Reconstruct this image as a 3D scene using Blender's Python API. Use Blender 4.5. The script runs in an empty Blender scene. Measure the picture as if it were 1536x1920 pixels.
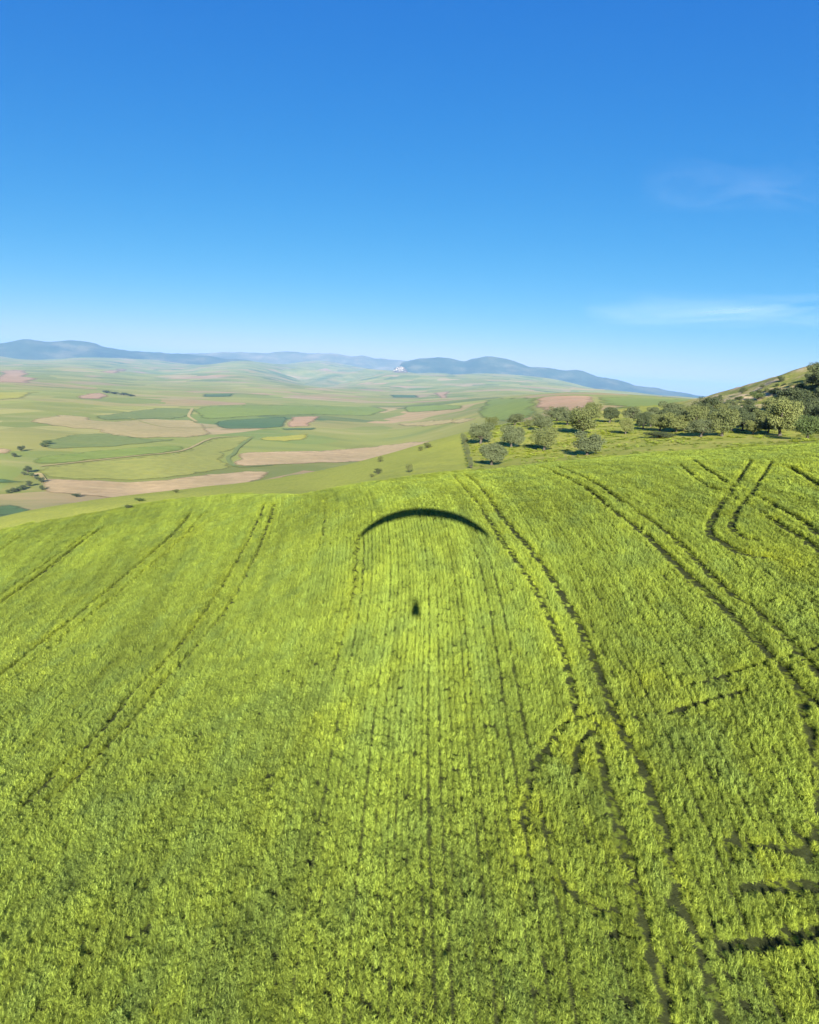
import bpy, bmesh, math, random
import numpy as np
from mathutils import Vector, Matrix, Euler

random.seed(7)
RNG = np.random.default_rng(11)
scn = bpy.context.scene
COL = scn.collection
R = math.radians

# ------------------------------------------------------------------ camera, sky, sun, exposure
FPX = 1250.0                       # focal length in pixels of the 1536 x 1920 photograph
ROLL = R(3.1)
PITCH = math.atan(.2 * math.cos(ROLL))


def ray(px, py):
    """world direction through a photograph pixel, per metre of depth (camera at the origin, looking +Y)"""
    a = (np.asarray(px, float) - 768) / FPX
    b = (960 - np.asarray(py, float)) / FPX
    cr, sr, cp, sp = math.cos(ROLL), math.sin(ROLL), math.cos(PITCH), math.sin(PITCH)
    h = a * cr - b * sr
    v = a * sr + b * cr
    return np.stack([h, cp + v * sp, -sp + v * cp], -1)


cam_d = bpy.data.cameras.new('camera')
cam = bpy.data.objects.new('camera', cam_d)
COL.objects.link(cam)
cam_d.sensor_fit = 'HORIZONTAL'
cam_d.sensor_width = 36
cam_d.lens = 36 * FPX / 1536
cam_d.clip_start = .05
cam_d.clip_end = 250000
X0 = Vector((1, 0, 0))
FW = Vector((0, math.cos(PITCH), -math.sin(PITCH)))
U0 = Vector((0, math.sin(PITCH), math.cos(PITCH)))
RT = X0 * math.cos(ROLL) + U0 * math.sin(ROLL)
UP = -X0 * math.sin(ROLL) + U0 * math.cos(ROLL)
cam.matrix_world = Matrix(((RT.x, UP.x, -FW.x, 0), (RT.y, UP.y, -FW.y, 0), (RT.z, UP.z, -FW.z, 0), (0, 0, 0, 1)))
scn.camera = cam

ANTI = ray(780, 1138)              # the pilot's own shadow lies opposite the sun
ANTI = Vector(ANTI / np.linalg.norm(ANTI))
SUN_EL = -math.asin(ANTI.z)
SUN_AZ = math.atan2(-ANTI.x, -ANTI.y)

world = bpy.data.worlds.new('World')
scn.world = world
world.use_nodes = True
wn, wl = world.node_tree.nodes, world.node_tree.links
wn.clear()
sky = wn.new('ShaderNodeTexSky')
sky.sky_type = 'NISHITA'
sky.sun_disc = False
sky.sun_elevation = SUN_EL
sky.sun_rotation = SUN_AZ
sky.altitude = 300
sky.air_density = .7
sky.dust_density = .2
sky.ozone_density = 6
# the camera's colour response to the sky, the same in every direction
sep_ = wn.new('ShaderNodeSeparateColor')
com_ = wn.new('ShaderNodeCombineColor')
wl.new(sky.outputs[0], sep_.inputs[0])
for k_, (pw_, mu_) in enumerate(((2.2, .21), (.9, .82), (.34, 2.55))):
    q0 = wn.new('ShaderNodeMath'); q0.operation = 'MINIMUM'; q0.inputs[1].default_value = (5.6, 14, 20)[k_]
    q1 = wn.new('ShaderNodeMath'); q1.operation = 'POWER'; q1.inputs[1].default_value = pw_
    q2 = wn.new('ShaderNodeMath'); q2.operation = 'MULTIPLY'; q2.inputs[1].default_value = mu_
    wl.new(sep_.outputs[k_], q0.inputs[0]); wl.new(q0.outputs[0], q1.inputs[0]); wl.new(q1.outputs[0], q2.inputs[0]); wl.new(q2.outputs[0], com_.inputs[k_])
wbg = wn.new('ShaderNodeBackground')
wbg.inputs['Strength'].default_value = .05
wout = wn.new('ShaderNodeOutputWorld')
wl.new(com_.outputs[0], wbg.inputs['Color'])
wl.new(wbg.outputs[0], wout.inputs['Surface'])

sun_d = bpy.data.lights.new('sun', 'SUN')
sun_d.energy = 5.0
sun_d.angle = R(.42)
sun_d.color = (1, .93, .80)
sun = bpy.data.objects.new('sun', sun_d)
COL.objects.link(sun)
sun.rotation_euler = ANTI.to_track_quat('-Z', 'Y').to_euler()
sun.location = -ANTI * 60

scn.view_settings.view_transform = 'Standard'
scn.view_settings.look = 'None'
scn.view_settings.gamma = 1
scn.view_settings.exposure = 1.8
scn.render.engine = 'CYCLES'
cy = scn.cycles
cy.max_bounces = 6
cy.diffuse_bounces = 3
cy.glossy_bounces = 2
cy.transmission_bounces = 4
cy.transparent_max_bounces = 10
cy.volume_bounces = 0
cy.use_denoising = True
scn.render.film_transparent = False


# ------------------------------------------------------------------ small helpers
def prop(o, label=None, cat=None, group=None, kind=None):
    if label: o['label'] = label
    if cat: o['category'] = cat
    if group: o['group'] = group
    if kind: o['kind'] = kind
    return o


def mesh_obj(name, verts, faces, mat=None, parent=None, smooth=False):
    me = bpy.data.meshes.new(name)
    if isinstance(verts, np.ndarray) and isinstance(faces, np.ndarray):
        nv, nf, k = len(verts), len(faces), faces.shape[1]
        me.vertices.add(nv)
        me.vertices.foreach_set('co', verts.astype(np.float32).ravel())
        me.loops.add(nf * k)
        me.polygons.add(nf)
        me.loops.foreach_set('vertex_index', faces.astype(np.int32).ravel())
        me.polygons.foreach_set('loop_start', np.arange(0, nf * k, k, dtype=np.int32))
        me.update(calc_edges=True)
    else:
        me.from_pydata([tuple(v) for v in verts], [], [tuple(f) for f in faces])
        me.update()
    if smooth:
        me.polygons.foreach_set('use_smooth', np.ones(len(me.polygons), dtype=bool))
    if mat: me.materials.append(mat)
    o = bpy.data.objects.new(name, me)
    COL.objects.link(o)
    if parent: o.parent = parent
    return o


def fattr(me, name, arr):
    a = me.attributes.new(name, 'FLOAT', 'POINT')
    a.data.foreach_set('value', np.asarray(arr, np.float32))


def grid_faces(nr, nc, wrap=False):
    i, j = np.meshgrid(np.arange(nr - 1), np.arange(nc if wrap else nc - 1), indexing='ij')
    j2 = (j + 1) % nc
    return np.stack([i * nc + j, i * nc + j2, (i + 1) * nc + j2, (i + 1) * nc + j], -1).reshape(-1, 4)


def _hash(ix, iy, seed):
    h = (ix.astype(np.int64) * 374761393 + iy.astype(np.int64) * 668265263 + seed * 982451653) & 0xffffffff
    h = ((h ^ (h >> 13)) * 1274126177) & 0xffffffff
    return ((h ^ (h >> 16)) & 0xffffff) / float(0xffffff)


def vnoise(x, y, seed=0):
    ix, iy = np.floor(x), np.floor(y)
    fx, fy = x - ix, y - iy
    fx, fy = fx * fx * (3 - 2 * fx), fy * fy * (3 - 2 * fy)
    ix, iy = ix.astype(np.int64), iy.astype(np.int64)
    a, b = _hash(ix, iy, seed), _hash(ix + 1, iy, seed)
    c, d = _hash(ix, iy + 1, seed), _hash(ix + 1, iy + 1, seed)
    return (a * (1 - fx) + b * fx) * (1 - fy) + (c * (1 - fx) + d * fx) * fy


def fbm(x, y, seed=0, octv=4):
    s, a, t = 0, 1., 0
    for k in range(octv):
        s = s + a * vnoise(x * 2 ** k + 17.3 * k, y * 2 ** k - 9.1 * k, seed + k)
        t += a
        a *= .5
    return s / t


def sstep(a, b, x):
    t = np.clip((x - a) / (b - a), 0, 1)
    return t * t * (3 - 2 * t)


class NT:
    """tiny material builder"""
    def __init__(s, name):
        s.m = bpy.data.materials.new(name)
        s.m.use_nodes = True
        s.t = s.m.node_tree
        s.t.nodes.clear()
        s.out = s.n('ShaderNodeOutputMaterial')

    def n(s, typ, **kw):
        nd = s.t.nodes.new(typ)
        for k, v in kw.items():
            if k.startswith('_'):
                setattr(nd, k[1:], v)
            else:
                key = int(k[1:]) if k[0] == 'i' and k[1:].isdigit() else k.replace('__', ' ')
                if isinstance(v, bpy.types.NodeSocket):
                    s.t.links.new(v, nd.inputs[key])
                else:
                    nd.inputs[key].default_value = v
        return nd

    def link(s, a, b): s.t.links.new(a, b)

    def coords(s, scale=(1, 1, 1), rot=(0, 0, 0)):
        g = s.n('ShaderNodeNewGeometry')
        mp = s.n('ShaderNodeMapping', Vector=g.outputs['Position'], Scale=scale, Rotation=rot)
        return mp.outputs[0]

    def noise(s, vec, scale, detail=4, rough=.55):
        return s.n('ShaderNodeTexNoise', Vector=vec, Scale=scale, Detail=detail, Roughness=rough).outputs['Fac']

    def ramp(s, fac, stops, interp='LINEAR'):
        nd = s.n('ShaderNodeValToRGB', Fac=fac)
        cr = nd.color_ramp
        cr.interpolation = interp
        while len(cr.elements) < len(stops): cr.elements.new(.5)
        for e, (p, c) in zip(cr.elements, stops):
            e.position = p
            e.color = (c if len(c) == 4 else (*c, 1)) if not isinstance(c, (int, float)) else (c, c, c, 1)
        return nd.outputs['Color']

    def mix(s, fac, a, b, blend='MIX'):
        nd = s.n('ShaderNodeMix', _data_type='RGBA', _blend_type=blend)
        for sock, v in ((nd.inputs[0], fac), (nd.inputs[6], a), (nd.inputs[7], b)):
            if isinstance(v, bpy.types.NodeSocket): s.link(v, sock)
            elif isinstance(v, (int, float)): sock.default_value = v if sock.type == 'VALUE' else (v, v, v, 1)
            else: sock.default_value = (*v, 1) if len(v) == 3 else v
        return nd.outputs[2]

    def math(s, op, a, b=0., clamp=False):
        nd = s.n('ShaderNodeMath', _operation=op, _use_clamp=clamp)
        for k, v in ((0, a), (1, b)):
            if isinstance(v, bpy.types.NodeSocket): s.link(v, nd.inputs[k])
            else: nd.inputs[k].default_value = v
        return nd.outputs[0]

    def diffuse(s, col, bump=None, strength=.5, dist=.1, rough=.9, spec=.15):
        p = s.n('ShaderNodeBsdfPrincipled', Roughness=rough)
        p.inputs['Specular IOR Level'].default_value = spec
        if isinstance(col, bpy.types.NodeSocket): s.link(col, p.inputs['Base Color'])
        else: p.inputs['Base Color'].default_value = (*col, 1)
        if bump is not None:
            b = s.n('ShaderNodeBump', Height=bump, Strength=strength, Distance=dist)
            s.link(b.outputs[0], p.inputs['Normal'])
        s.link(p.outputs[0], s.out.inputs['Surface'])
        return s.m


# ------------------------------------------------------------------ terrain: one smooth surface through surveyed points
CP = [  # photograph x, y, depth in metres
(0,1920,27),(400,1920,24.5),(768,1920,22.7),(1150,1920,22.3),(1536,1920,22.5),
(0,1700,33),(400,1700,29),(768,1700,26.7),(1150,1700,26),(1536,1700,26),
(0,1500,41),(400,1500,36),(768,1500,31.3),(1150,1500,30.5),(1536,1500,30),
(0,1330,54),(230,1330,50),(768,1330,36.7),(1140,1330,36.5),(1536,1330,34),
(0,1200,72),(350,1200,60),(768,1200,42.6),(1070,1200,42.5),(1536,1200,39),
(0,1070,98),(430,1070,74),(768,1070,52),(1260,1070,49),(1536,1070,46),
(0,990,130),(250,965,118),
(505,950,90),(790,955,64),(920,950,66),(1130,950,62),(1536,950,58),
(640,915,115),(790,895,84),(900,895,82),(1050,890,80),(1300,895,73),(1536,895,68),
(780,868,125),(840,840,170),(920,868,118),(1090,850,125),(1240,845,112),(1400,840,105),(1536,828,105),
(900,812,185),(1040,800,190),(1180,805,170),(1300,808,150),(1420,812,140),(1536,815,130),
(0,960,640),(150,940,700),(280,938,740),(450,905,850),(0,880,880),(300,880,940),(300,820,1340),(300,770,2150),(300,730,4000),(300,700,10000),
(0,800,1380),(0,740,2500),(0,710,4000),(0,685,9000),(600,870,1080),(640,895,900),(600,800,1850),(600,760,3100),(600,730,6000),(600,712,13000),
(720,850,1300),(770,800,1900),(770,765,3000),(770,735,6500),(900,785,1500),(900,760,2200),(900,745,4000),
(1060,775,800),(1060,745,1500),(1060,738,6000),(1200,770,600),(1200,750,1400),(1200,743,5000),(1300,765,450),(1300,750,1400),
(1350,742,260),(1440,715,240),(1536,694,220),(1440,770,190),(1536,760,175),
(-120,662,14000),(0,666,14000),(150,668,14500),(300,674,15000),(450,679,15500),(600,685,15500),(750,694,14000),(900,701,13500),(1050,714,13000)]
EX = [(32,450,6),(34,1500,-20),(33,8000,-60),(26,500,-8),(26,2500,-30),
(-60,30,-32),(-60,120,-50),(-60,600,-150),(-60,5000,-150),(60,30,-16),(60,100,0),(60,400,25),(60,3000,-20),
(110,60,-14),(-110,60,-50),(110,400,10),(-110,600,-140),(180,30,-33),(180,200,-60),(180,3000,-150),(120,3000,-60),(-120,5000,-150),(0,0,-26)]
for _a in range(0, 360, 15):
    EX.append((_a, 20000, -125))
    EX.append((_a, 45000, -130))
_p, _v = [], []
for px, py, zc in CP:
    r_ = ray(px, py) * zc
    _p.append((r_[0], r_[1])); _v.append(r_[2] / (math.hypot(r_[0], r_[1]) + 20))
for a_, d_, z_ in EX:
    a_ = R(a_)
    _p.append((d_ * math.sin(a_), d_ * math.cos(a_))); _v.append(z_ / (d_ + 20))
_p, _v = np.array(_p), np.array(_v)


def _lp(x, y):
    d = np.hypot(x, y)
    k = np.where(d > 1e-6, np.log(1 + d / 20) / np.maximum(d, 1e-6), 1 / 20.)
    return np.stack([x * k, y * k], -1)


def _tps(r2): return np.where(r2 > 1e-12, .5 * r2 * np.log(np.maximum(r2, 1e-12)), 0)


_U = _lp(_p[:, 0], _p[:, 1]); _n = len(_U)
_A = np.zeros((_n + 3, _n + 3))
_A[:_n, :_n] = _tps(((_U[:, None] - _U[None]) ** 2).sum(-1)) + np.eye(_n) * 1e-4
_A[:_n, _n] = 1; _A[:_n, _n + 1:] = _U; _A[_n, :_n] = 1; _A[_n + 1:, :_n] = _U.T
_W = np.linalg.solve(_A, np.r_[_v, 0, 0, 0])


def H(x, y):
    x = np.asarray(x, float); y = np.asarray(y, float); sh = x.shape
    x = x.ravel(); y = y.ravel(); out = np.empty(len(x))
    for i in range(0, len(x), 20000):
        u = _lp(x[i:i + 20000], y[i:i + 20000])
        r2 = (u[:, None, 0] - _U[None, :, 0]) ** 2 + (u[:, None, 1] - _U[None, :, 1]) ** 2
        out[i:i + 20000] = _tps(r2) @ _W[:_n] + _W[_n] + u @ _W[_n + 1:]
    d = np.hypot(x, y)
    z = out * (d + 20)
    z += sstep(500, 1600, d) * (fbm(x / 600, y / 600, 3, 3) - .5) * 20
    z += sstep(2500, 9000, d) * (fbm(x / 2600, y / 2600, 9, 4) - .5) * 95
    z += sstep(12, 40, d) * (1 - sstep(200, 500, d)) * (fbm(x / 7, y / 7, 5, 2) - .5) * .35
    z += sstep(150, 200, d) * (1 - sstep(350, 600, d)) * sstep(40, 90, x) * (fbm(x / 14, y / 14, 6, 4) - .5) * 4.5
    return z.reshape(sh)


_TS = np.exp(np.linspace(math.log(12), math.log(45000), 500))


def hit(px, py, tmin=0):
    """where the view through photograph pixels meets the terrain (beyond tmin metres)"""
    px = np.atleast_1d(np.asarray(px, float)); py = np.atleast_1d(np.asarray(py, float))
    r = ray(px, py); n = len(px); out = np.zeros((n, 3))
    P = r[:, None, :] * _TS[None, :, None]
    g = P[:, :, 2] - H(P[:, :, 0], P[:, :, 1])
    for i in range(n):
        gi = g[i].copy()
        if tmin:
            gi[_TS < tmin] = 1
            k0 = np.argmax(_TS >= tmin)
            up = np.nonzero(g[i, k0:] > 0)[0]
            if len(up): gi[:k0 + up[0]] = 1
        neg = np.nonzero(gi < 0)[0]
        k = neg[0] if len(neg) else len(_TS) - 1
        k = max(k, 1)
        t0, t1 = _TS[k - 1], _TS[k]
        t = t0 + (t1 - t0) * np.clip(g[i, k - 1] / (g[i, k - 1] - g[i, k] + 1e-12), 0, 1)
        out[i] = r[i] * t
        out[i, 2] = H(out[i, 0:1], out[i, 1:2])[0]
    return out


# polar ground sheet, fine where the camera looks
th = np.r_[np.arange(-180, -46, 4), np.arange(-46, 50, .3), np.arange(50, 180, 4)]
th = np.radians(th)
dd = np.r_[0.5, 4, 8, 11, np.exp(np.arange(math.log(13), math.log(45000), .021))]
TT, DD = np.meshgrid(th, dd)
GX, GY = DD * np.sin(TT), DD * np.cos(TT)
GZ = H(GX, GY)

# plan-space regions of the near hill
_edge = hit([560, 640, 740, 800, 860, 1000, 1130, 1240, 1400, 1536], [928, 914, 899, 893, 886, 871, 859, 848, 838, 829])
_edge_th = np.arctan2(_edge[:, 0], _edge[:, 1]); _edge_d = np.hypot(_edge[:, 0], _edge[:, 1])
_o = np.argsort(_edge_th); _edge_th, _edge_d = _edge_th[_o], _edge_d[_o]


def wheat_limit(t, rough=0):
    """distance at which the wheat ends, by bearing"""
    return np.interp(t, np.r_[R(-60), R(-33), R(-24), R(-16), _edge_th, R(50), R(70)], np.r_[118, 146, 138, 133, _edge_d, _edge_d[-1], 110])


# ------------------------------------------------------------------ materials of the setting
def ground_material():
    b = NT('ground_farmland')
    v = b.coords()
    # far farmland: patchwork of stretched fields
    v2 = b.coords(scale=(1 / 300., 1 / 360., 0), rot=(0, 0, .35))
    warp = b.n('ShaderNodeTexNoise', Vector=v2, Scale=.8, Detail=2)
    vv = b.mix(.22, v2, warp.outputs['Color'], 'ADD')
    vo = b.n('ShaderNodeTexVoronoi', Vector=vv, Scale=1., _distance='CHEBYCHEV')
    sep = b.n('ShaderNodeSeparateColor', Color=vo.outputs['Color'])
    col = b.ramp(sep.outputs[0], [(0, (.18, .205, .045)), (.14, (.25, .255, .06)), (.3, (.13, .185, .04)), (.4, (.30, .275, .085)),
                                  (.54, (.37, .265, .14)), (.64, (.19, .22, .045)), (.76, (.28, .265, .07)), (.86, (.40, .25, .14)), (.95, (.07, .125, .04))], 'CONSTANT')
    jit = b.ramp(sep.outputs[1], [(0, .82), (1, 1.15)])
    col = b.mix(1., col, jit, 'MULTIPLY')
    # broad regional variation, softening the patchwork
    big = b.noise(b.coords(scale=(1 / 900., 1 / 900., 0)), 1., 4)
    col = b.mix(b.ramp(big, [(.38, 0), (.66, .7)]), col, (.30, .295, .055))
    streak = b.noise(b.coords(scale=(1 / 420., 1 / 120., 0), rot=(0, 0, -.2)), 1., 5, .62)
    col = b.mix(b.ramp(streak, [(.34, .6), (.5, 0)]), col, (.15, .19, .045))
    col = b.mix(b.ramp(streak, [(.54, 0), (.72, .6)]), col, (.37, .315, .12))
    # near hill: attributes painted by plan position
    at = lambda n: b.n('ShaderNodeAttribute', _attribute_name=n).outputs['Fac']
    n1 = b.noise(v, .16, 5)
    n2 = b.noise(v, 1.6, 5, .65)
    past = b.ramp(n1, [(.3, (.22, .255, .035)), (.52, (.28, .29, .045)), (.72, (.36, .33, .08))])
    past = b.mix(b.ramp(n2, [(.36, .4), (.56, 0)]), past, (.12, .15, .025))
    dry = b.ramp(n1, [(.3, (.27, .30, .045)), (.5, (.33, .34, .055)), (.7, (.28, .305, .05))])
    dry = b.mix(b.ramp(n2, [(.36, .55), (.58, 0)]), dry, (.16, .20, .03))
    soil = b.ramp(n2, [(.3, (.014, .018, .006)), (.7, (.032, .040, .011))])  # near-black soil: the shade on the rut floors is put into its colour
    scrub = b.ramp(b.noise(v, .09, 6, .7), [(.32, (.11, .14, .03)), (.42, (.22, .24, .045)), (.50, (.30, .28, .08)), (.57, (.52, .40, .24))])
    scrub = b.mix(b.ramp(n2, [(.35, .55), (.6, 0)]), scrub, (.05, .07, .018))
    col = b.mix(at('pasture'), col, past)
    col = b.mix(at('dry'), col, dry)
    col = b.mix(at('scrub'), col, scrub)
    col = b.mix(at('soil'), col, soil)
    return b.diffuse(col, bump=n2, strength=.5, dist=.25)


M_GROUND = ground_material()
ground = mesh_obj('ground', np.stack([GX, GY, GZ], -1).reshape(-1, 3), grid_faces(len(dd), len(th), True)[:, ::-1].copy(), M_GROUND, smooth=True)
prop(ground, kind='structure')
fx, fy = GX.ravel(), GY.ravel()
fd, ft = np.hypot(fx, fy), np.arctan2(fx, fy)
lim = wheat_limit(ft)
left_side = 1 - sstep(R(4.2), R(5.4), ft + (fbm(fx / 12, fy / 12, 41, 2) - .5) * .02)
near = 1 - sstep(330, 480, fd)
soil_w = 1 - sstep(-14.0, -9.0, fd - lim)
scrub_w = near * sstep(165, 200, fd - (fbm(fx / 20, fy / 20, 8, 2) - .5) * 30) * sstep(R(20), R(24), ft)
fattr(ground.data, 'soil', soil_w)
fattr(ground.data, 'dry', left_side * (1 - sstep(210, 330, fd)) * (1 - soil_w))
fattr(ground.data, 'pasture', (1 - left_side) * near * (1 - soil_w))
fattr(ground.data, 'scrub', scrub_w)


def field_mat(name, c1, c2, scale=(1 / 90., 1 / 25., 0), rot=.4):
    b = NT(name)
    n = b.noise(b.coords(scale=scale, rot=(0, 0, rot)), 1., 5, .6)
    f = b.noise(b.coords(scale=(1 / 14., 1 / 14., 0)), 1., 5, .65)
    g = b.noise(b.coords(scale=(1 / 160., 1 / 160., 0)), 1., 3, .5)
    col = b.mix(b.ramp(n, [(.33, 0), (.68, 1)]), c1, c2)
    col = b.mix(b.ramp(g, [(.35, .45), (.6, 0)]), col, tuple(.65 * a + .35 * d for a, d in zip(c1, (.2, .22, .05))))
    col = b.mix(b.ramp(f, [(.35, .22), (.6, 0)]), col, (.06, .07, .02))
    rim = b.n('ShaderNodeAttribute', _attribute_name='rim').outputs['Fac']
    al = b.ramp(b.math('ADD', rim, b.math('MULTIPLY', b.math('SUBTRACT', f, .5), .9)), [(.2, 0), (.75, 1)])
    b.diffuse(col)
    p = b.out.inputs['Surface'].links[0].from_node
    b.link(al, p.inputs['Alpha'])
    return b.m


M_PLOUGH = field_mat('ploughed_soil', (.38, .265, .13), (.52, .375, .195))
M_SALMON = field_mat('red_soil', (.40, .235, .13), (.47, .31, .17))
M_TAN = field_mat('stubble', (.36, .29, .11), (.45, .34, .15))
M_DGREEN = field_mat('dark_crop', (.065, .125, .045), (.09, .155, .05))
M_GREEN = field_mat('bright_crop', (.165, .225, .035), (.22, .265, .045))
M_OLIVE = field_mat('ripening_crop', (.25, .265, .05), (.30, .29, .06))
M_YELLOW = field_mat('flowering_crop', (.38, .345, .04), (.31, .305, .045))
M_MGREEN = field_mat('young_crop', (.14, .19, .05), (.2, .225, .055))


def catmull(pts, k=5, closed=True):
    P = [np.array(p, float) for p in pts]; n = len(P); out = []
    rng = range(n) if closed else range(n - 1)
    for i in rng:
        if closed: a, b_, c, d = P[i - 1], P[i], P[(i + 1) % n], P[(i + 2) % n]
        else: a, b_, c, d = P[max(i - 1, 0)], P[i], P[i + 1], P[min(i + 2, n - 1)]
        for j in range(k):
            t = j / k
            out.append(.5 * (2 * b_ + (c - a) * t + (2 * a - 5 * b_ + 4 * c - d) * t * t + (3 * b_ - a - 3 * c + d) * t ** 3))
    if not closed: out.append(P[-1])
    return np.array(out)


def field_sheet(name, poly, mat, label, lift=.25, cat='field', order=0):
    """a field lying on the valley floor: outline projected on the terrain, then filled and draped"""
    out = catmull(poly, 3) if len(poly) > 4 else np.array(poly, float)
    # densify
    dens = []
    for i in range(len(out)):
        a, b_ = out[i], out[(i + 1) % len(out)]
        k = max(1, int(np.hypot(*(b_ - a)) / 6))
        for j in range(k): dens.append(a + (b_ - a) * j / k)
    P = hit(np.array(dens)[:, 0], np.array(dens)[:, 1], 380)
    dst = np.hypot(P[:, 0], P[:, 1])
    P[:, 0] += (fbm(P[:, 0] / 40, P[:, 1] / 40, 71, 3) - .5) * dst * .022
    P[:, 1] += (fbm(P[:, 0] / 30, P[:, 1] / 60, 72, 3) - .5) * dst * .03
    bm = bmesh.new()
    vs = [bm.verts.new((p[0], p[1], 0)) for p in P]
    es = [bm.edges.new((vs[i], vs[(i + 1) % len(vs)])) for i in range(len(vs))]
    bmesh.ops.triangle_fill(bm, edges=es, use_beauty=True)
    # cut on a plan grid so that the sheet follows the relief
    lo, hi = P.min(0), P.max(0)
    step = max(12., max(hi[0] - lo[0], hi[1] - lo[1]) / 40)
    for ax in (0, 1):
        c = lo[ax] + step * .5
        while c < hi[ax]:
            no = (1, 0, 0) if ax == 0 else (0, 1, 0)
            co = (c, 0, 0) if ax == 0 else (0, c, 0)
            bmesh.ops.bisect_plane(bm, geom=bm.verts[:] + bm.edges[:] + bm.faces[:], plane_co=co, plane_no=no)
            c += step
    bmesh.ops.triangulate(bm, faces=bm.faces[:])
    bm.verts.ensure_lookup_table()
    xy = np.array([(v.co.x, v.co.y) for v in bm.verts])
    zz = H(xy[:, 0], xy[:, 1]) + lift + .0002 * np.hypot(xy[:, 0], xy[:, 1]) + .12 * order
    for v, z in zip(bm.verts, zz): v.co.z = z
    bmesh.ops.recalc_face_normals(bm, faces=bm.faces[:])
    me = bpy.data.meshes.new(name)
    bm.to_mesh(me); bm.free()
    me.materials.append(mat)
    # worn margin: how far inside the outline a point lies
    A_ = P[:, :2]; B_ = np.roll(A_, -1, 0); AB = B_ - A_
    tt_ = np.clip(((xy[:, None] - A_) * AB).sum(-1) / np.maximum((AB ** 2).sum(-1), 1e-9), 0, 1)
    rim = np.linalg.norm(xy[:, None] - (A_ + tt_[..., None] * AB), axis=-1).min(1)
    fattr(me, 'rim', np.clip(rim / (.012 * np.hypot(xy[:, 0], xy[:, 1])), 0, 1))
    o = bpy.data.objects.new(name, me)
    COL.objects.link(o)
    # make sure the sheet faces the sky
    if len(me.polygons) and sum(p.normal.z for p in me.polygons) < 0: me.flip_normals()
    return prop(o, label, cat, kind='structure')


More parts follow.
